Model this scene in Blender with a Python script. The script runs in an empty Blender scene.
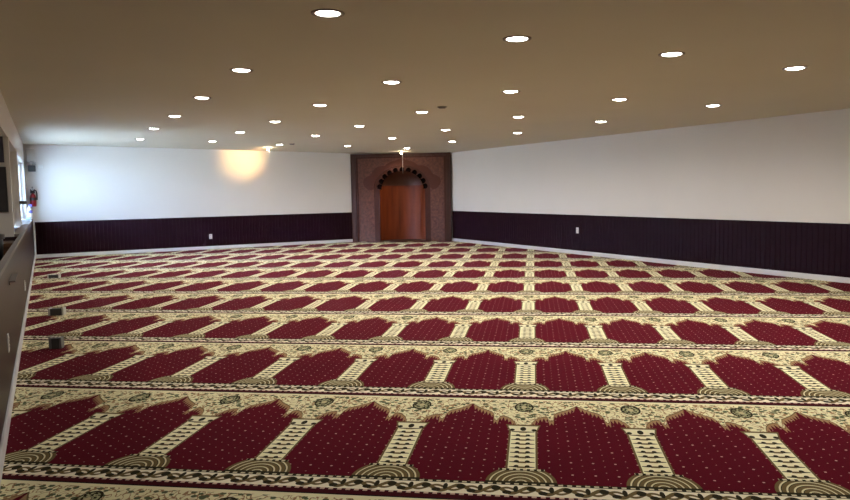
import bpy, bmesh, math, random
from mathutils import Vector, Matrix
from mathutils.geometry import tessellate_polygon
random.seed(7)
S = bpy.context.scene
COL = S.collection
PI = math.pi

# ------------------------------------------------------------------ materials
def mat(name):
    m = bpy.data.materials.new(name); m.use_nodes = True
    nt = m.node_tree
    return m, nt, nt.nodes['Principled BSDF']

class G:
    """small expression builder over shader math nodes"""
    def __init__(s, nt): s.nt = nt
    def val(s, x): return x.s if isinstance(x, X) else x
    def m(s, op, *a, clamp=False):
        n = s.nt.nodes.new('ShaderNodeMath'); n.operation = op; n.use_clamp = clamp
        for i, x in enumerate(a):
            if isinstance(x, X): s.nt.links.new(x.s, n.inputs[i])
            else: n.inputs[i].default_value = x
        return X(s, n.outputs[0])
    def mix(s, f, a, b):
        n = s.nt.nodes.new('ShaderNodeMix'); n.data_type = 'RGBA'
        for x, i in ((f, 0), (a, 6), (b, 7)):
            if isinstance(x, X): s.nt.links.new(x.s, n.inputs[i])
            elif i == 0: n.inputs[0].default_value = x
            else: n.inputs[i].default_value = (*x, 1)
        return X(s, n.outputs[2])
    def noise(s, vec, scale, detail=3, rough=.5):
        n = s.nt.nodes.new('ShaderNodeTexNoise'); n.inputs['Scale'].default_value = scale
        n.inputs['Detail'].default_value = detail; n.inputs['Roughness'].default_value = rough
        if vec is not None: s.nt.links.new(vec.s, n.inputs['Vector'])
        return X(s, n.outputs['Fac'])
    def voronoi(s, vec, scale, out='Distance', rnd=1.0):
        n = s.nt.nodes.new('ShaderNodeTexVoronoi'); n.inputs['Scale'].default_value = scale
        n.inputs['Randomness'].default_value = rnd
        if vec is not None: s.nt.links.new(vec.s, n.inputs['Vector'])
        return X(s, n.outputs[out])
    def combine(s, x, y, z=0.0):
        n = s.nt.nodes.new('ShaderNodeCombineXYZ')
        for i, q in enumerate((x, y, z)):
            if isinstance(q, X): s.nt.links.new(q.s, n.inputs[i])
            else: n.inputs[i].default_value = q
        return X(s, n.outputs[0])
    def coords(s):
        t = s.nt.nodes.new('ShaderNodeTexCoord')
        sp = s.nt.nodes.new('ShaderNodeSeparateXYZ'); s.nt.links.new(t.outputs['Object'], sp.inputs[0])
        return X(s, t.outputs['Object']), X(s, sp.outputs[0]), X(s, sp.outputs[1]), X(s, sp.outputs[2])
    def curve(s, x, pts):
        n = s.nt.nodes.new('ShaderNodeFloatCurve')
        c = n.mapping.curves[0]
        n.mapping.clip_min_x = n.mapping.clip_min_y = 0; n.mapping.clip_max_x = n.mapping.clip_max_y = 1
        c.points[0].location = pts[0]; c.points[1].location = pts[-1]
        for p in pts[1:-1]: c.points.new(*p)
        for p in c.points: p.handle_type = 'VECTOR'
        n.mapping.update()
        s.nt.links.new(x.s, n.inputs['Value'])
        return X(s, n.outputs[0])

class X:
    def __init__(s, g, sock): s.g = g; s.s = sock
    def __add__(s, o): return s.g.m('ADD', s, o)
    __radd__ = __add__
    def __sub__(s, o): return s.g.m('SUBTRACT', s, o)
    def __rsub__(s, o): return s.g.m('SUBTRACT', o, s)
    def __mul__(s, o): return s.g.m('MULTIPLY', s, o)
    __rmul__ = __mul__
    def __truediv__(s, o): return s.g.m('DIVIDE', s, o)
    def __lt__(s, o): return s.g.m('LESS_THAN', s, o)
    def __gt__(s, o): return s.g.m('GREATER_THAN', s, o)
    def __and__(s, o): return s.g.m('MULTIPLY', s, o)
    def __or__(s, o): return s.g.m('MAXIMUM', s, o)
    def abs(s): return s.g.m('ABSOLUTE', s)
    def frac(s): return s.g.m('FRACT', s)
    def floor(s): return s.g.m('FLOOR', s)
    def sin(s): return s.g.m('SINE', s)
    def sqrt(s): return s.g.m('SQRT', s)
    def sq(s): return s.g.m('MULTIPLY', s, s)
    def inv(s): return s.g.m('SUBTRACT', 1.0, s)

def bump(g, b, h, strength=.2, dist=.01):
    n = g.nt.nodes.new('ShaderNodeBump'); n.inputs['Strength'].default_value = strength; n.inputs['Distance'].default_value = dist
    g.nt.links.new(h.s, n.inputs['Height']); g.nt.links.new(n.outputs[0], b.inputs['Normal'])

def plain(name, col, rough=.6, noise_amt=.06, scale=6, metal=0, spec=.5, emit=0, ecol=None, bmp=0, bscale=80):
    m, nt, b = mat(name); g = G(nt)
    b.inputs['Roughness'].default_value = rough; b.inputs['Metallic'].default_value = metal
    b.inputs['Specular IOR Level'].default_value = spec
    P, x, y, z = g.coords()
    n = g.noise(P, scale, 4)
    c = g.mix(n, tuple(v * (1 - noise_amt) for v in col), tuple(min(1, v * (1 + noise_amt)) for v in col))
    nt.links.new(c.s, b.inputs['Base Color'])
    if emit:
        b.inputs['Emission Strength'].default_value = emit
        b.inputs['Emission Color'].default_value = (*(ecol or col), 1)
    if bmp: bump(g, b, g.noise(P, bscale, 3), bmp)
    return m

def wood(name, c1, c2, rough=.3, stretch=(14, 14, 1.2)):
    m, nt, b = mat(name); b.inputs['Specular IOR Level'].default_value = .22; g = G(nt); P, x, y, z = g.coords()
    v = g.combine(x * stretch[0], y * stretch[1], z * stretch[2])
    n = g.noise(v, 1.0, 5, .6); n2 = g.noise(v, 4.0, 3)
    f = g.m('MULTIPLY_ADD', n - .5, 2.2, .5, clamp=True)
    c = g.mix(f, c1, c2)
    c = g.mix(n2 * .35, c, tuple(q * .45 for q in c1))
    nt.links.new(c.s, b.inputs['Base Color']); b.inputs['Roughness'].default_value = rough
    bump(g, b, n2, .08)
    return m

NICHE, ROW, CANG = .62120, 1.52448, -.62535397
def carpet_material():
    m, nt, b = mat('prayer_carpet_pile'); g = G(nt); P, rx, ry, oz = g.coords()
    ox = rx * math.cos(CANG) + ry * math.sin(CANG); oy = ry * math.cos(CANG) - rx * math.sin(CANG)
    CR = (.78, .72, .48); MA = (.098, .0024, .0115); OL = (.16, .115, .048); DK = (.026, .022, .010)
    TN = (.36, .225, .115); PK = (.60, .36, .33); DM = (.055, .003, .008); GR = (.10, .12, .06)
    u = ox / NICHE + .012
    vr = oy / ROW + .107
    V = vr.frac() - .107
    wob = g.noise(P, 38, 2) - .5
    c = (u + .5).frac() - .5
    a = c.abs()
    du = .5 - a
    av = a + wob * .012
    # field with its lattice of dots
    nap = g.noise(P, 2.2, 3)
    col = g.mix(nap, tuple(v * .85 for v in MA), tuple(v * 1.2 for v in MA))
    iu = ((u * 12.0)).floor()
    fx = (u * 12.0).frac() - .5
    par = g.m('FLOORED_MODULO', iu, 2.0)
    yy = V / .05 + par * .5
    iv2 = g.m('FLOORED_MODULO', yy.floor(), 2.0)
    fy = yy.frac() - .5
    rad = .0031 + .0029 * (par.inv() & iv2)
    d = ((fx * (NICHE / 12.0)).sq() + (fy * (.05 * ROW)).sq()).sqrt()
    col = g.mix(d < rad, col, PK)
    # arch edge and spandrels
    pts = [(0, .785), (.03, .765), (.08, .735), (.15, .705), (.20, .685), (.225, .650), (.232, .600), (.25, .580),
           (.268, .592), (.28, .628), (.31, .638), (.36, .622), (.40, .592), (.425, .558), (.44, .528), (.5, .528)]
    arch = g.curve(du * 2.0, [(p[0] * 2, p[1]) for p in pts])
    tooth = ((u * 30.0).frac() - .5).abs() * 2.0
    fr = .016 + .044 * tooth
    side = V - arch
    col = g.mix((side > fr * -1.0) & (V > .50) & (du > .012), col, TN)
    col = g.mix((side > -.006) & (V > .54) & (side < .004), col, OL)
    span = side > .003
    flo = g.combine(ox, oy * .62)
    vor = g.voronoi(g.combine(ox * .62, oy * .62), 40)
    curl = ((g.noise(flo, 30, 1) - .5).abs() < .034)
    fleck = vor < .36
    tint = g.noise(P, 9, 2)
    sc = g.mix(tint, (.90, .86, .58), (.74, .69, .41))
    sc = g.mix(curl & (V < .842), sc, TN)
    sc = g.mix(fleck & (V < .840) & (side > .022), sc, GR)
    ex = c / .092; ey = (V - .752) / .062
    e = (ex.sq() + ey.sq()).sqrt()
    pet = (g.noise(P, 60, 1) > .5)
    med = g.mix(e < .82, DK, g.mix(pet, DK, (.42, .42, .24)))
    med = g.mix(e < .28, med, (.55, .48, .28))
    sc = g.mix(e < 1.0, sc, med)
    col = g.mix(span, col, sc)
    # capital
    hw = .118 + .45 * g.m('MAXIMUM', V - .455, 0.0) + wob * .015
    cap = (V > .455) & (V < .536) & (a < hw)
    flw = ((c / .026).sq() + ((V - .488) / .022).sq()) < 1.0
    fl2 = (((a - .095) / .022).sq() + ((V - .476) / .013).sq()) < 1.0
    cc = g.mix((hw - a) < .014, (.84, .80, .55), OL)
    cc = g.mix((V > .520) | (V < .461), cc, OL)
    cc = g.mix(flw | fl2, cc, DK)
    col = g.mix(cap, col, cc)
    # shaft
    sh = (a < .122) & (V > .100) & (V < .458)
    tf = ((V - .105) / .0415).frac()
    bar1 = (a < .034) & (((tf - .40).abs()) < .17)
    leaf = (((a - .042) / .019).sq() + ((tf - .60) / .25).sq()) < 1.0
    stem = (a > .036) & (a < .098) & ((tf - .46).abs() < (.15 - (a - .036) * 1.5))
    s2 = g.mix(bar1, (.92, .87, .58), OL)
    s2 = g.mix(leaf | stem, s2, DK)
    s2 = g.mix(a > .105, s2, OL)
    col = g.mix(sh, col, s2)
    # mound at the column foot
    t = (a.sq() + (V * 2.0).sq()).sqrt()
    mo = (V > -.001) & (V < .096) & (t < .258)
    rf = ((t + .010) / .046).frac()
    mc = g.mix(rf < .27, g.mix(rf > .88, OL, DK), (.72, .66, .42))
    mc = g.mix((V < .010), mc, DK)
    col = g.mix(mo, col, mc)
    bd = (V > .093) & (V < .109) & (a < .172)
    bc = g.mix((((c / .052).frac() - .5).abs() < .27) & (V > .097), DK, (.66, .60, .40))
    col = g.mix(bd, col, bc)
    # border band between rows
    band = V < .0
    q = (u * 4.0).frac()
    vine = ((V + .055 - .020 * (u * (8 * PI)).sin()).abs() < .0125)
    vin2 = ((V + .055 + .016 * (u * (8 * PI) + .9).sin()).abs() < .007)
    b1 = (((q - .30) / .13).sq() + ((V + .042) / .017).sq()) < 1.0
    b2 = (((q - .62) / .13).sq() + ((V + .070) / .013).sq()) < 1.0
    b3 = (((q - .86) / .07).sq() + ((V + .045) / .022).sq()) < 1.0
    bb = g.mix(vin2, (.90, .84, .66), OL)
    bb = g.mix(vine, bb, OL)
    bb = g.mix(b1 | b2 | b3, bb, DK)
    bead = (((u * 16.0).frac() - .5).abs() < .27)
    bb = g.mix(V > -.018, bb, g.mix(bead & (V > -.014) & (V < -.004), DK, (.66, .60, .40)))
    bb = g.mix(V < -.092, bb, g.mix(bead & (V > -.103), DM, (.66, .46, .36)))
    col = g.mix(band, col, bb)
    # seam strip between two rows
    col = g.mix(V > .862, col, g.mix(V > .870, (.010, .004, .004), DM))
    nt.links.new(col.s, b.inputs['Base Color'])
    b.inputs['Roughness'].default_value = .95
    b.inputs['Specular IOR Level'].default_value = .02
    b.inputs['Sheen Weight'].default_value = .02
    b.inputs['Sheen Roughness'].default_value = .5
    bump(g, b, g.noise(P, 260, 2), .35, .004)
    return m

def stone_material():
    m, nt, b = mat('mottled_brown_facing'); g = G(nt); P, x, y, z = g.coords()
    n = g.noise(P, 14, 6, .75); n2 = g.noise(P, 3, 3); v = g.voronoi(P, 26)
    f = g.m('MULTIPLY_ADD', n - .5, 3.0, .5, clamp=True)
    c = g.mix(f, (.055, .018, .012), (.215, .078, .049)); b.inputs['Specular IOR Level'].default_value = .15
    c = g.mix(n2 * .5, c, (.12, .075, .065))
    c = g.mix((v < .18) * .35, c, (.04, .02, .016))
    nt.links.new(c.s, b.inputs['Base Color']); b.inputs['Roughness'].default_value = .55
    bump(g, b, n, .25)
    return m

M = dict(
    wall=plain('wall_paint', (.775, .75, .715), .55, .03, 1.3, bmp=.03, bscale=160),
    ceil=plain('ceiling_paint', (.63, .59, .49), .8, .04, .9, bmp=.03, bscale=120),
    panel=plain('dark_panelling', (.015, .0042, .007), .5, .3, 5, spec=.06),
    low=plain('half_wall_panelling', (.028, .0135, .0145), .36, .3, 3, spec=.25),
    white=plain('white_trim_paint', (.72, .72, .74), .4, .03),
    cap=plain('grey_cap_paint', (.19, .172, .162), .45, .08),
    plate=plain('outlet_plastic', (.85, .85, .83), .35, .02),
    slot=plain('outlet_slot', (.05, .05, .05), .5, .05),
    trimring=plain('light_trim_ring', (.26, .235, .20), .5, .03),
    frame=wood('mihrab_frame_wood', (.045, .018, .012), (.085, .034, .022), .45),
    niche=wood('niche_wood', (.10, .019, .006), (.27, .058, .016), .52, (7, 7, .7)),
    dome=plain('niche_dome_paint', (.12, .045, .028), .5, .2),
    arch=plain('arch_dark_wood', (.062, .019, .012), .6, .25, 9, spec=.2),
    surround=plain('smooth_brown_surround', (.085, .026, .016), .6, .2, 5, spec=.2),
    scallop_shade=plain('scallop_shade_black', (.004, .002, .002), .9, .1, spec=0),
    stone=stone_material(),
    red=plain('extinguisher_red', (.28, .012, .018), .3, .05),
    black=plain('black_plastic', (.018, .018, .018), .45, .1),
    grey=plain('grey_plastic', (.16, .155, .15), .5, .08),
    dgrey=plain('dark_grey_case', (.05, .05, .048), .55, .1),
    offwhite=plain('offwhite_plastic', (.55, .54, .50), .45, .05),
    annex=plain('annex_wall_paint', (.66, .64, .61), .6, .03),
    blind=plain('grey_window_blind', (.30, .285, .26), .7, .06),
    board=plain('dark_board', (.03, .026, .03), .5, .4, 12),
    purple=plain('purple_board', (.05, .045, .075), .5, .25, 10),
    bench=wood('brown_bench_wood', (.10, .045, .022), (.20, .10, .05), .5, (2, 2, 20)),
    carpet=carpet_material(),
    afloor=plain('annex_floor_vinyl', (.20, .15, .11), .5, .15),
    label=plain('purple_label', (.10, .09, .34), .5, .1),
    cloth=plain('light_blue_liquid', (.50, .66, .78), .2, .04),
    lens=plain('lamp_lens', (.95, .95, .93), .4, 0, emit=30, ecol=(1, .97, .92)),
    warm=plain('warm_bulb', (.95, .9, .8), .4, 0, emit=30, ecol=(1, .80, .52)),
)
def glass_material():
    m, nt, b = mat('window_glass')
    b.inputs['Base Color'].default_value = (.95, .97, 1, 1); b.inputs['Roughness'].default_value = .02
    b.inputs['Transmission Weight'].default_value = 1; b.inputs['IOR'].default_value = 1.02
    return m
M['glass'] = glass_material()

# ------------------------------------------------------------------ mesh helpers
def box(bm, x0, x1, y0, y1, z0, z1, bev=0):
    vs = [bm.verts.new(p) for p in ((x0, y0, z0), (x1, y0, z0), (x1, y1, z0), (x0, y1, z0), (x0, y0, z1), (x1, y0, z1), (x1, y1, z1), (x0, y1, z1))]
    fs = [bm.faces.new([vs[i] for i in f]) for f in ((3, 2, 1, 0), (4, 5, 6, 7), (0, 1, 5, 4), (1, 2, 6, 5), (2, 3, 7, 6), (3, 0, 4, 7))]
    if bev:
        es = {e for f in fs for e in f.edges}
        bmesh.ops.bevel(bm, geom=list(es), offset=bev, segments=2, profile=.5, affect='EDGES')

def lathe(bm, prof, seg=32, cx=0, cy=0, a0=0, a1=2 * PI, closed=True):
    n = seg if closed else seg + 1
    rings = []
    for r, z in prof:
        rings.append([bm.verts.new((cx + r * math.cos(a0 + (a1 - a0) * i / seg), cy + r * math.sin(a0 + (a1 - a0) * i / seg), z)) for i in range(n)])
    for A, B in zip(rings, rings[1:]):
        for i in range(seg):
            j = (i + 1) % n
            if A[i].co == A[j].co and B[i].co == B[j].co: continue
            try: bm.faces.new([A[i], A[j], B[j], B[i]])
            except ValueError: pass
    bmesh.ops.remove_doubles(bm, verts=bm.verts[:], dist=1e-6)

def tube(bm, pts, r, seg=8):
    pts = [Vector(p) for p in pts]; prev = None
    for i, p in enumerate(pts):
        t = (pts[min(i + 1, len(pts) - 1)] - pts[max(i - 1, 0)]).normalized()
        ax = Vector((0, 0, 1)) if abs(t.z) < .9 else Vector((1, 0, 0))
        b1 = t.cross(ax).normalized(); b2 = t.cross(b1)
        ring = [bm.verts.new(p + b1 * r * math.cos(2 * PI * k / seg) + b2 * r * math.sin(2 * PI * k / seg)) for k in range(seg)]
        if prev:
            for k in range(seg): bm.faces.new([prev[k], prev[(k + 1) % seg], ring[(k + 1) % seg], ring[k]])
        else: bm.faces.new(ring)
        prev = ring
    bm.faces.new(prev[::-1])

def prism(bm, outer, holes, d0, d1, place):
    """polygon (with holes) in (s, z), extruded from depth d0 to d1; place(s, d, z) -> point"""
    loops = [outer] + list(holes)
    tris = tessellate_polygon([[Vector((p[0], p[1], 0)) for p in lp] for lp in loops])
    flat = [p for lp in loops for p in lp]
    A = [bm.verts.new(place(p[0], d0, p[1])) for p in flat]
    B = [bm.verts.new(place(p[0], d1, p[1])) for p in flat]
    for t in tris:
        bm.faces.new([A[i] for i in t]); bm.faces.new([B[i] for i in reversed(t)])
    o = 0
    for lp in loops:
        n = len(lp)
        for i in range(n):
            j = (i + 1) % n
            bm.faces.new([A[o + i], A[o + j], B[o + j], B[o + i]])
        o += n

def link(name, bm, material, parent=None, loc=None, rot=None, smooth=False):
    bmesh.ops.recalc_face_normals(bm, faces=bm.faces[:])
    me = bpy.data.meshes.new(name); bm.to_mesh(me); bm.free()
    me.materials.append(material)
    if smooth:
        for p in me.polygons: p.use_smooth = True
        me.set_sharp_from_angle(angle=math.radians(40))
    o = bpy.data.objects.new(name, me); COL.objects.link(o)
    if parent: o.parent = parent
    if loc: o.location = loc
    if rot: o.rotation_euler = rot
    return o

def tag(o, label, cat, group=None):
    o['label'] = label; o['category'] = cat
    if group: o['group'] = group
    return o

def thing(name, label, cat, loc=(0, 0, 0), rz=0, group=None):
    o = bpy.data.objects.new(name, None); COL.objects.link(o)
    o.empty_display_size = .1; o.location = loc; o.rotation_euler = (0, 0, rz)
    return tag(o, label, cat, group)

def struct(name, bm, m, label=None, **k):
    o = link(name, bm, m, **k); o['kind'] = 'structure'
    if label: o['label'] = label; o['category'] = name.split('_')[0]
    return o

def NB(): return bmesh.new()

# ------------------------------------------------------------------ room measures (metres)
XL, XR, YB, YF = -.266, 9.33, 17.95, -2.6      # half wall face, right wall, back wall, wall behind the camera
XU = -.365                                    # upper left wall face, set back on the half wall
def cz(x): return 2.45 - .0185 * x            # the ceiling falls a little to the right
DADO = .78
MC = Vector((8.22, 17.205, 0)); MA_ = math.atan2(-.577, .817)   # mihrab centre and its turn
ms, md = Vector((math.cos(MA_), math.sin(MA_), 0)), Vector((-math.sin(MA_), math.cos(MA_), 0))
ML, MR = MC - ms * 1.31, MC + ms * 1.31         # ends of its base line

# floor slab and the carpet
bm = NB(); box(bm, -3.2, XR + .15, YF - .15, YB + .15, -.15, -.012)
struct('floor', bm, M['afloor'], 'hall floor slab under the patterned carpet')
ca, co = -.62535397, Vector((1.82745083, 2.62449909, 0))
inv = Matrix.Translation(-co)
poly = [(XL, YF), (XR, YF), (XR, MR.y), (MR.x, MR.y), (ML.x, ML.y), (ML.x, YB), (XL, YB)]
bm = NB()
prism(bm, poly, [], -.012, 0, lambda s, d, z: inv @ Vector((s, z, d)))
tag(link('prayer_carpet', bm, M['carpet'], loc=co),
    'wall to wall red prayer carpet with rows of cream arched niches', 'carpet')

# ceiling (one sloping slab)
bm = NB()
x0, x1, y0, y1 = -3.2, XR + .15, YF - .15, YB + .15
vs = [bm.verts.new(p) for p in ((x0, y0, cz(x0)), (x1, y0, cz(x1)), (x1, y1, cz(x1)), (x0, y1, cz(x0)),
      (x0, y0, cz(x0) + .2), (x1, y0, cz(x1) + .2), (x1, y1, cz(x1) + .2), (x0, y1, cz(x0) + .2))]
for f in ((0, 1, 2, 3), (7, 6, 5, 4), (0, 4, 5, 1), (1, 5, 6, 2), (2, 6, 7, 3), (3, 7, 4, 0)): bm.faces.new([vs[i] for i in f])
struct('ceiling', bm, M['ceil'], 'flat beige ceiling dotted with recessed lights')

# walls: tops run a little way into the ceiling slab
HT = 2.56
def wallbox(name, m, label, *b):
    bm = NB(); box(bm, *b); return struct(name, bm, m, label)
wallbox('wall_back', M['wall'], 'white wall left of the mihrab, lit blue by the window', XU - .4, XR + .15, YB, YB + .15, -.012, HT)
wallbox('wall_right', M['wall'], 'long off-white wall right of the mihrab', XR, XR + .15, YF - .15, YB, -.012, HT)
wallbox('wall_front', M['wall'], 'wall behind the camera', -3.2, XR + .15, YF - .15, YF, -.012, HT)

# dark beadboard wainscots: a grooved profile run along the wall
def beadboard(name, label, p0, p1, normal, z0, z1, m, pitch=.082, thick=.016, groove=.006):
    p0, p1, n = Vector(p0), Vector(p1), Vector(normal)
    L = (p1 - p0).length; t = (p1 - p0).normalized(); k = max(1, round(L / pitch)); w = L / k
    prof = [(0, 0)]
    for i in range(k):
        a = i * w
        prof += [(a + .006, thick), (a + w - .006, thick)]
        if i < k - 1: prof += [(a + w - .003, thick - groove), (a + w + .003, thick - groove)]
    prof.append((L, 0))
    bm = NB()
    lo = [bm.verts.new(p0 + t * a + n * b + Vector((0, 0, z0))) for a, b in prof]
    hi = [bm.verts.new(p0 + t * a + n * b + Vector((0, 0, z1))) for a, b in prof]
    for i in range(len(prof) - 1): bm.faces.new([lo[i], lo[i + 1], hi[i + 1], hi[i]])
    bm.faces.new([lo[-1], lo[0], hi[0], hi[-1]])
    bm.faces.new(hi); bm.faces.new(lo[::-1])
    return struct(name, bm, m, label)
beadboard('trim_1', 'dark brown grooved wainscot along the back wall', (XL, YB, 0), (ML.x, YB, 0), (0, -1, 0), 0, DADO, M['panel'])
beadboard('trim_2', 'dark brown grooved wainscot along the right wall', (XR, YF, 0), (XR, MR.y, 0), (-1, 0, 0), 0, DADO, M['panel'])
bm = NB(); box(bm, XL, ML.x - .005, YB - .034, YB - .016, 0, .075, .004)
struct('baseboard_back', bm, M['white'], 'white baseboard under the back wainscot')
bm = NB(); box(bm, XR - .034, XR - .016, YF, MR.y - .01, 0, .075, .004)
struct('baseboard_right', bm, M['white'], 'white baseboard under the right wainscot')

# left side: half wall with cap, posts, header and the window near the corner
HW = .845
bm = NB(); PY = 10.1
vs = [(XL, YF), (XL, YB), (XU - .14, YB), (XU - .14, PY), (XL - .028, PY), (XL - .028, YF)]
prism(bm, vs, [], -.012, HW, lambda s, d, z: Vector((s, z, d)))
struct('wall_left', bm, M['low'], 'glossy brown panelled half wall close at the left')
bm = NB()
vs = [(XL + .008, YF), (XL + .008, YB), (XU, YB), (XU, PY), (XL - .034, PY), (XL - .034, YF)]
prism(bm, vs, [], HW, HW + .03, lambda s, d, z: Vector((s, z, d)))
struct('trim_3', bm, M['cap'], 'grey cap board along the top of the half wall')
bm = NB(); box(bm, XL, XL + .016, YF, YB - .04, 0, .085, .004)
struct('baseboard_left', bm, M['white'], 'pale baseboard along the half wall')
bm = NB(); box(bm, XL, XL + .035, YB - .055, YB - .016, .075, HW, .004)
struct('trim_4', bm, M['white'], 'white upright corner strip beside the extinguisher')
HD = 2.04
UW = XU - .14
W0, W1 = 13.7, 17.5      # bright window
B0, B1 = 10.1, 13.3      # recessed grey window bay
wallbox('wall_left_upper', M['wall'], 'beam and wall above the openings on the left', UW, XU, YF, YB, HD, HT)
wallbox('wall_left_pier', M['wall'], 'narrow pier between the grey bay and bright window', UW, XU, B1, W0, HW, HD)
wallbox('wall_left_corner', M['wall'], 'corner pier beside the bright window', UW, XU, W1, YB, HW, HD)

# bright window
bm = NB()
for b in ((W0, W0 + .05, HW + .032, HD), (W1 - .05, W1, HW + .032, HD)): box(bm, UW + .01, UW + .06, b[0], b[1], b[2], b[3])
for zz in (HW + .032, HD - .05): box(bm, UW + .01, UW + .06, W0 + .05, W1 - .05, zz, zz + .05)
win = struct('window_1', bm, M['white'], 'bright daylit window near the back corner')
bm = NB(); box(bm, UW + .03, UW + .038, W0 + .05, W1 - .05, HW + .082, HD - .05)
link('pane', bm, M['glass'], win)
# grey blind bay with white bars
bm = NB(); box(bm, UW - .005, UW + .01, B0, B1, HW + .032, HD)
bay = struct('window_2', bm, M['blind'], 'grey blinded window with white bars, left of the bright window')
for zz in (1.20, 1.585):
    bm = NB(); box(bm, UW + .012, UW + .034, B0, B1, zz, zz + .028); link('glazing_bar', bm, M['offwhite'], bay)

# side room glimpsed past the half wall
wallbox('wall_annex_left', M['annex'], 'far wall of the side room', -3.2, -3.05, YF, PY + .1, -.012, HT)
wallbox('wall_annex_back', M['annex'], 'white partition facing the camera in the side room', -3.05, UW, PY, PY + .1, -.012, HT)
wallbox('wall_annex_post', M['annex'], 'white end post of the side room partition', UW, XU + .01, PY - .02, PY + .1, HW, HD)

# ------------------------------------------------------------------ things in the side room and on the cap
t = thing('notice_board', 'dark framed notice board on the white partition at far left', 'notice board', (-.66, PY - .02, 1.165))
bm = NB(); box(bm, -.25, .245, -.02, 0.02, 0, .50); link('board', bm, M['board'], t)
bm = NB()
for b in ((-.27, -.25, 0, .50), (.245, .262, 0, .50), (-.27, .262, -.02, 0), (-.27, .262, .50, .517)): box(bm, b[0], b[1], -.03, 0.02, b[2], b[3])
link('frame', bm, M['black'], t)
bm = NB(); box(bm, -.30, .15, -.03, 0.02, 0, .36, .004)
tag(link('wall_plaque', bm, M['purple'], loc=(-.56, PY - .02, 1.735)), 'small purplish board hung above the dark notice board', 'board')
t = thing('wooden_bench', 'brown wooden bench shelf below the white partition', 'bench', (-1.0, PY - .4, -.012))
bm = NB(); box(bm, -.6, .64, -.2, .38, .772, .812, .004); link('top', bm, M['bench'], t)
bm = NB(); box(bm, -.6, .62, -.16, .36, .50, .772); link('front_panel', bm, M['bench'], t)
for sx in (-.55, .56):
    bm = NB(); box(bm, sx, sx + .06, -.16, .30, 0, .50); link('leg', bm, M['bench'], t)
t = thing('waste_bin', 'black bin standing behind the half wall at the left edge', 'bin', (-.585, 8.0, -.012))
bm = NB(); lathe(bm, [(0, 0), (.17, 0), (.21, .94), (.195, .94), (.16, .02), (0, .02)], 28); link('body', bm, M['black'], t, smooth=True)
bm = NB(); lathe(bm, [(.20, .94), (.225, .94), (.225, .98), (.20, .98), (.20, .94)], 28); link('rim', bm, M['black'], t, smooth=True)

t = thing('spray_bottle', 'white bottle with purple label on the cap beside the window', 'bottle', (XU + .07, 16.9, HW + .032))
bm = NB(); lathe(bm, [(0, 0), (.045, 0), (.05, .01), (.05, .16), (.04, .20), (.018, .235), (.018, .25), (0, .25)], 20); link('body', bm, M['plate'], t, smooth=True)
bm = NB(); lathe(bm, [(.0515, .12), (.0515, .18), (.0505, .18), (.0505, .12), (.0515, .12)], 20); link('label', bm, M['label'], t, smooth=True)
bm = NB(); box(bm, -.015, .045, -.015, .015, .25, .30, .005); link('trigger_head', bm, M['label'], t)
bm = NB(); box(bm, -.08, .0, -.09, .09, 0, .06, .008)
tag(link('tissue_box', bm, M['cloth'], loc=(XU + .1, 16.2, HW + .032)), 'pale blue box lying on the cap near the bright window', 'box')
bm = NB(); box(bm, 0, .10, -.2, .2, -.025, .025, .006)
tag(link('window_latch', bm, M['dgrey'], loc=(XU, 13.45, 1.235)), 'dark grey latch bracket on the pier before the bright window', 'bracket')

def outlet(name, label, loc, rz):
    t = thing(name, label, 'outlet', loc, rz, 'wall outlets')
    bm = NB(); box(bm, -.036, .036, -.008, 0, -.058, .058, .003); link('cover_plate', bm, M['plate'], t)
    for z in (-.024, .024):
        bm = NB(); lathe(bm, [(0, 0), (.016, 0), (.016, .003), (0, .003)], 16)
        bmesh.ops.rotate(bm, verts=bm.verts[:], cent=(0, 0, 0), matrix=Matrix.Rotation(PI / 2, 3, 'X'))
        bmesh.ops.translate(bm, verts=bm.verts[:], vec=(0, -.008, z)); s = link('socket', bm, M['plate'], t)
        bm = NB(); box(bm, -.007, -.004, -.0118, -.0105, z - .006, z + .006); box(bm, .004, .007, -.0118, -.0105, z - .006, z + .006)
        link('slot', bm, M['slot'], s)
    return t
outlet('wall_outlet', 'white outlet on the dark wainscot left of the mihrab', (3.48, YB - .016, .305), 0)
outlet('wall_outlet', 'white outlet on the dark wainscot of the right wall', (XR - .016, 11.43, .475), -PI / 2)
outlet('wall_outlet', 'pale outlet on the half wall, nearest the camera', (XL, 5.40, .375), PI / 2)
outlet('wall_outlet', 'pale outlet on the half wall, farther from the camera', (XL, 9.58, .30), PI / 2)
t = thing('wall_ledge', 'small grey ledge shelf just under the half wall cap', 'ledge', (XL, 6.35, .70))
bm = NB(); box(bm, 0, .042, -.3, .3, 0, .012, .003); link('shelf', bm, M['cap'], t)
bm = NB(); box(bm, 0, .008, -.3, .3, -.018, 0, .002); link('back_rail', bm, M['cap'], t)

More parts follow.
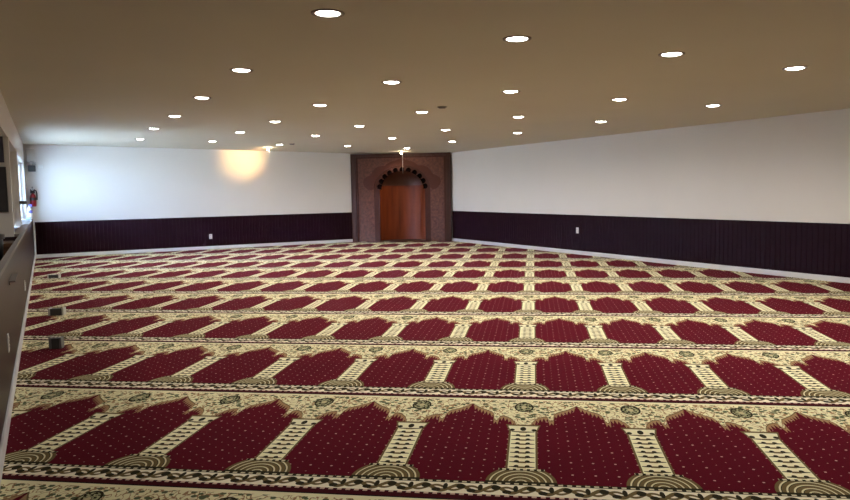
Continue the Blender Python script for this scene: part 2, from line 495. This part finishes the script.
# fire extinguisher on the back wall
t = thing('fire_extinguisher', 'red fire extinguisher with black head hung on the back wall', 'fire extinguisher', (-.235, YB - .085, 1.12))
bm = NB(); lathe(bm, [(0, 0), (.05, 0), (.060, .012), (.060, .20), (.05, .24), (.03, .27), (.022, .28), (.022, .30), (0, .30)], 24); link('cylinder', bm, M['red'], t, smooth=True)
bm = NB(); lathe(bm, [(.0602, .13), (.062, .13), (.062, .19), (.0602, .19), (.0602, .13)], 24); link('label', bm, M['black'], t, smooth=True)
bm = NB(); box(bm, -.045, .045, -.03, .03, .285, .37, .006); link('valve', bm, M['black'], t)
bm = NB(); box(bm, -.014, .014, -.12, .03, .405, .42, .004); box(bm, -.014, .014, -.11, .03, .375, .385, .003); link('handle', bm, M['black'], t)
bm = NB(); tube(bm, [(.04, 0, .35), (.065, 0, .34), (.078, -.01, .28), (.078, -.02, .22), (.075, -.02, .14)], .014); link('hose', bm, M['black'], t, smooth=True)
bm = NB(); lathe(bm, [(0, -.002), (.028, -.002), (.028, .002), (0, .002)], 16)
bmesh.ops.rotate(bm, verts=bm.verts[:], cent=(0, 0, 0), matrix=Matrix.Rotation(PI / 2, 3, 'X')); bmesh.ops.translate(bm, verts=bm.verts[:], vec=(0, -.028, .37)); link('gauge', bm, M['plate'], t)
bm = NB(); box(bm, -.04, .04, .055, .085, .06, .22); link('bracket', bm, M['black'], t)

# emergency light near the corner
t = thing('emergency_light', 'boxy white emergency light high in the back corner', 'emergency light', (-.235, YB, 1.93))
bm = NB(); box(bm, -.085, .085, -.09, 0, .14, .42, .012); link('housing', bm, M['offwhite'], t)
for sx in (-.05, .06):
    bm = NB(); lathe(bm, [(0, 0), (.03, 0), (.045, -.06), (.04, -.062), (0, -.05)], 16)
    bmesh.ops.rotate(bm, verts=bm.verts[:], cent=(0, 0, 0), matrix=Matrix.Rotation(-.7, 3, 'X'))
    bmesh.ops.translate(bm, verts=bm.verts[:], vec=(sx, -.06, .14)); link('lamp_head', bm, M['offwhite'], t, smooth=True)
bm = NB(); box(bm, -.07, .075, -.10, 0, -.06, .07, .01)
tag(link('wall_alarm', bm, M['dgrey'], loc=(-.225, YB, 1.93)), 'dark grey box under the emergency light in the corner', 'alarm')
bm = NB(); box(bm, -.05, .05, -.03, 0, -.035, .035, .01)
tag(link('wall_sensor', bm, M['plate'], loc=(-.06, YB, 1.98)), 'tiny white sensor on the back wall above the extinguisher', 'sensor')

# small boxes standing on the carpet along the half wall
def floor_box(label, loc, w, d, h, rz):
    t = thing('floor_box', label, 'box', loc, rz, 'small boxes on the carpet')
    bm = NB(); box(bm, -w / 2 + .02, w / 2 - .02, -d / 2, d / 2, 0, h, .004); link('body', bm, M['dgrey'], t)
    for s in (-1, 1):
        bm = NB(); xs = sorted((s * (w / 2 - .02), s * w / 2)); box(bm, xs[0], xs[1], -d / 2 - .004, d / 2 + .004, 0, h + .006, .003); link('end_cap', bm, M['offwhite'] if w > .14 else M['grey'], t)
    return t
floor_box('small dark box on carpet beside the half wall, nearest of three', (.02, 7.06, 0), .105, .06, .09, -.35)
floor_box('small dark box with white ends on carpet, middle of three', (.05, 9.06, 0), .165, .07, .075, -.38)
floor_box('small dark box with white ends on carpet, farthest of three', (.06, 13.32, 0), .19, .06, .05, -.38)

# ------------------------------------------------------------------ mihrab
mt = thing('mihrab', 'brown mihrab with scalloped arch and wooden niche in the far corner', 'mihrab', MC, MA_)
P3 = lambda s, d, z: Vector((s, d, z))       # local: s along, d away from the hall, z up
TOP = cz(8.2) - .012
sl = TOP
def arc(cx, cz_, r, n, a0=0, a1=PI, sy=1.0): return [(cx + r * math.cos(a0 + (a1 - a0) * i / n), cz_ + sy * r * math.sin(a0 + (a1 - a0) * i / n)) for i in range(n + 1)]
AX, SPR, RW = .03, 1.36, .74                 # arch axis, springing, outer half width of the arch plate
hole = [(AX - RW, 0.0)] + [(AX + RW, 0.0)] + arc(AX, SPR, RW, 40, sy=.84)
bm = NB(); prism(bm, [(-1.31, 0), (1.31, 0), (1.31, sl - .005), (-1.31, sl + .005)], [[(-1.18, .001), (1.18, .001), (1.18, sl - .075), (-1.18, sl - .075)]], -.05, .06, P3)
link('frame', bm, M['frame'], mt)
bm = NB(); prism(bm, [(-1.18, 0), (1.18, 0), (1.18, sl - .075), (-1.18, sl - .075)], [[(-1.135, .001), (1.135, .001), (1.135, sl - .115), (-1.135, sl - .115)]], -.025, .04, P3)
link('inner_frame', bm, M['arch'], mt)
bm = NB(); prism(bm, [(-1.135, 0), (AX - RW, 0)] + arc(AX, SPR, RW, 40, PI, 0, .84) + [(AX + RW, 0), (1.135, 0), (1.135, sl - .115), (-1.135, sl - .115)], [], 0, .05, P3)
link('facing_panel', bm, M['stone'], mt)
# lobed raised surround above the arch
half = [(.80, 1.34), (.90, 1.36), (.99, 1.45), (1.03, 1.55), (1.0, 1.64), (.92, 1.70), (.82, 1.74), (.76, 1.84), (.69, 1.92), (.58, 1.965), (.44, 1.97), (.38, 2.02), (.28, 2.075), (.16, 2.10), (.07, 2.13), (0, 2.155)]
outer = [(AX + x, z) for x, z in half] + [(AX - x, z) for x, z in half[-2::-1]]
bm = NB(); prism(bm, outer + arc(AX, SPR, RW, 40, PI, 0, .84)[1:-1], [], -.022, -.001, P3)
link('lobed_surround', bm, M['surround'], mt)
# arch plate with scalloped inner edge on two slim piers
NS, RI = 11, .61
inner = []
cen = [PI * (i + .5) / NS for i in range(NS)]
lob = []
for i, a in enumerate(cen):
    cxx, czz = AX + RI * math.cos(a), SPR + RI * .84 * math.sin(a)
    rr = .069
    for k in range(13):
        b = a - PI * .70 + (PI * 1.40) * k / 12
        lob.append((cxx + rr * math.cos(b), czz + rr * math.sin(b)))
outer_arch = [(AX + RW, 0.0)] + arc(AX, SPR, RW, 40, sy=.84) + [(AX - RW, 0.0)]
plate = [(AX + .60, 0.0)] + outer_arch + [(AX - .60, 0.0), (AX - .60, SPR)] + lob[::-1] + [(AX + .60, SPR)]
bm = NB(); prism(bm, plate, [], .012, .06, P3)
link('scalloped_arch', bm, M['arch'], mt)
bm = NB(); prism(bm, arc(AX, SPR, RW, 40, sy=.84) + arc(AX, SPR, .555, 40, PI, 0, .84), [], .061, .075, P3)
link('scallop_shade_ring', bm, M['scallop_shade'], mt)  # black ring added behind the lobes, stands in for their deep shade
# niche: wooden half cylinder, darker half dome and its floor, all open to the hall
WT = 1.46
def niche_shell(r, t):
    bm = NB(); lathe(bm, [(r, 0.0), (r, WT), (r + t, WT), (r + t, 0.0), (r, 0.0)], 40, AX, .06, 0, PI, False); return bm
link('niche_wall', niche_shell(.66, .03), M['niche'], mt, smooth=True)
bm = NB(); prof = [(.66 * math.cos(k * PI / 32), WT + .54 * math.sin(k * PI / 32)) for k in range(17)]
prof2 = [(.69 * math.cos(k * PI / 32), WT + .57 * math.sin(k * PI / 32)) for k in range(16, -1, -1)]
lathe(bm, prof + prof2, 40, AX, .06, 0, PI, False)
link('niche_dome', bm, M['dome'], mt, smooth=True)
bm = NB(); prism(bm, [(AX + .70 * math.cos(PI * k / 30), .055 + .69 * math.sin(PI * k / 30)) for k in range(31)], [], 0, .012, lambda s, d, z: Vector((s, z, d)))
link('niche_floor', bm, M['frame'], mt)

# ------------------------------------------------------------------ ceiling lights
LIGHTS = [
    [(1.617, 4.385), (3.084, 4.46), (4.513, 4.369), (5.977, 4.337), (7.48, 4.40)],
    [(1.625, 6.67), (3.114, 6.683), (4.532, 6.68), (6.037, 6.644), (7.484, 6.553)],
    [(1.656, 8.702), (3.086, 8.735), (4.556, 8.829), (6.047, 8.722), (7.548, 8.709)],
    [(1.673, 10.829), (3.14, 10.929), (4.544, 11.008), (6.095, 10.953), (7.524, 10.886)],
    [(1.663, 12.935), (3.099, 12.992), (4.505, 13.06), (6.018, 12.947), (7.478, 13.158)],
    [(1.708, 15.372), (3.085, 15.317), (4.571, 15.625), (6.038, 15.348), (7.546, 15.417)],
]
LIGHTS = [[(x, 2.2) for x in (3.09, 4.53, 6.03, 7.5)]] + LIGHTS
ORD = ['first', 'second', 'third', 'fourth', 'fifth']
NUM = ['seven', 'six', 'five', 'four', 'three', 'two', 'one']
LAMP_W, LAMP_C = 38.0, (1, .925, .82)
slope = math.atan(.0185)
def make_light():
    t = thing('ceiling_light', 'x', 'ceiling light', (0, 0, 0), 0, 'recessed ceiling lights')
    bm = NB(); lathe(bm, [(.105, 0), (.103, -.006), (.090, -.008), (.080, -.006), (.074, .0), (.105, 0)], 32); link('trim_ring', bm, M['trimring'], t, smooth=True)
    bm = NB(); lathe(bm, [(0, -.016), (.03, -.014), (.055, -.009), (.074, -.003), (.074, -.001), (0, -.001)], 32); link('lens', bm, M['lens'], t, smooth=True)
    return t
proto = make_light()
ld = bpy.data.lights.new('downlight', 'SPOT'); ld.energy = LAMP_W; ld.color = LAMP_C
ld.spot_size = math.radians(174); ld.spot_blend = .7; ld.shadow_soft_size = .07
ld_weak = ld.copy(); ld_weak.energy = LAMP_W * .38      # lamps at the near left, dimmed to darken the carpet there
first = True
for r, row in enumerate(LIGHTS):
    for c, (x, y) in enumerate(row):
        o = proto if first else proto.copy()
        if not first:
            COL.objects.link(o)
            for ch in proto.children:
                if ch.type != 'MESH': continue
                k = ch.copy(); COL.objects.link(k); k.parent = o
        first = False
        o.location = (x, y, cz(x)); o.rotation_euler = (0, slope, 0)
        o['label'] = 'round recessed ceiling light in row %s from the back wall, %s from the left' % (NUM[r], ORD[c])
for o in [o for o in COL.objects if o.name.startswith('ceiling_light')]:
    x, y = o.location.x, o.location.y
    l = bpy.data.objects.new('downlight', ld_weak if (x < 2 and y < 9) or (x < 4 and y < 3) else ld); COL.objects.link(l); l.parent = o; l.location = (0, 0, -.045)

def ceiling_spot(label, x, y, cordlen, energy, target, size, col):
    t = thing('spotlight', label, 'spotlight', (x, y, cz(x)))
    bm = NB(); lathe(bm, [(0, 0), (.045, 0), (.045, -.012), (.02, -.02), (0, -.02)], 20); link('base', bm, M['plate'], t, smooth=True)
    bm = NB(); lathe(bm, [(0, -.016), (.018, -.018), (.030, -.030), (.031, -.042), (.022, -.056), (0, -.062)], 20); link('bulb', bm, M['warm'], t, smooth=True)
    bm = NB(); tube(bm, [(.03, 0, -.016), (.032, 0, -.1), (.03, 0, -cordlen)], .0024, 6); link('pull_cord', bm, M['plate'], t, smooth=True)
    l = bpy.data.lights.new('spotlight_beam', 'SPOT'); l.energy = energy; l.color = col; l.spot_size = math.radians(size); l.spot_blend = 1; l.shadow_soft_size = .03
    lo = bpy.data.objects.new('spotlight_beam', l); COL.objects.link(lo); lo.parent = t
    lo.location = (0, -.0, -.08)
    dv = Vector(target) - Vector((x, y, cz(x) - .11)); lo.rotation_euler = dv.to_track_quat('-Z', 'Y').to_euler()
    g_ = bpy.data.lights.new('bulb_glow', 'POINT'); g_.energy = 5; g_.color = (1, .80, .55); g_.shadow_soft_size = .04
    go = bpy.data.objects.new('bulb_glow', g_); COL.objects.link(go); go.parent = t; go.location = (0, -.045, -.075)
    return t
ceiling_spot('small warm spotlight near the ceiling lighting the back wall', 4.62, 16.75, .22, 105, (4.36, YB, 2.18), 62, (1, .58, .22))
ceiling_spot('white bulb with hanging cord at the ceiling before the mihrab', 7.975, 16.62, .55, 40, (8.2, 17.6, 1.0), 80, (1, .80, .58))

def ceiling_disc(label, x, y):
    t = thing('smoke_detector', label, 'detector', (x, y, cz(x)))
    bm = NB(); lathe(bm, [(0, 0), (.062, 0), (.062, -.008), (0, -.008)], 24); link('base', bm, M['cap'], t, smooth=True)
    bm = NB(); lathe(bm, [(0, -.008), (.05, -.008), (.04, -.022), (0, -.024)], 24); link('cover', bm, M['grey'], t, smooth=True)
ceiling_disc('small grey detector beside a mid ceiling light', 4.52, 8.2)
ceiling_disc('small grey detector on the ceiling near the warm spotlight', 4.75, 15.3)

# lamp of the side room
t = thing('panel_light', 'square ceiling lamp of the side room, hidden behind the beam', 'ceiling light', (-1.7, 6.5, cz(-1.7) - .008))
bm = NB(); box(bm, -.3, .3, -.3, .3, -.04, -.002, .004); link('housing', bm, M['plate'], t)
l = bpy.data.lights.new('side_room_lamp', 'AREA'); l.energy = 26; l.size = .5; l.color = (1, .95, .9)
lo = bpy.data.objects.new('side_room_lamp', l); COL.objects.link(lo); lo.parent = t; lo.location = (0, 0, -.05)

# ------------------------------------------------------------------ daylight
w = bpy.data.worlds.new('daylight'); S.world = w; w.use_nodes = True
nt = w.node_tree; bg = nt.nodes['Background']; bg.inputs[1].default_value = 1
tc = nt.nodes.new('ShaderNodeTexCoord'); sx = nt.nodes.new('ShaderNodeSeparateXYZ'); nt.links.new(tc.outputs['Generated'], sx.inputs[0])
rp = nt.nodes.new('ShaderNodeValToRGB'); mr = nt.nodes.new('ShaderNodeMapRange'); mr.inputs[1].default_value = -.2; mr.inputs[2].default_value = .5
nt.links.new(sx.outputs[2], mr.inputs[0]); nt.links.new(mr.outputs[0], rp.inputs[0])
e = rp.color_ramp.elements
e[0].position = .25; e[0].color = (9.5, 12, 14.5, 1); e[1].position = .55; e[1].color = (27, 46, 78, 1)
nt.links.new(rp.outputs[0], bg.inputs[0])
l = bpy.data.lights.new('window_portal', 'AREA'); l.shape = 'RECTANGLE'; l.size = W1 - W0; l.size_y = HD - HW; l.cycles.is_portal = True
lo = bpy.data.objects.new('window_portal', l); COL.objects.link(lo)
lo.location = (UW - .02, (W0 + W1) / 2, (HW + HD) / 2); lo.rotation_euler = Vector((1, 0, 0)).to_track_quat('-Z', 'Z').to_euler()

# ------------------------------------------------------------------ camera
cd = bpy.data.cameras.new('camera'); cam = bpy.data.objects.new('camera', cd); COL.objects.link(cam)
r = Vector((.88750857, -.46045328, -.01764395)); f = Vector((.45774992, .88539636, -.08085978)); u = Vector((.05285404, .06368723, .99656931))
cam.matrix_world = Matrix(((r.x, u.x, -f.x, 0), (r.y, u.y, -f.y, 0), (r.z, u.z, -f.z, 1.31), (0, 0, 0, 1)))
cd.sensor_width = 36; cd.lens = 730.293 / 850 * 36; cd.clip_start = .02
S.camera = cam
v = S.view_settings; v.view_transform = 'Standard'; v.look = 'None'; v.exposure = 0.22; v.gamma = 1; v.use_curve_mapping = False
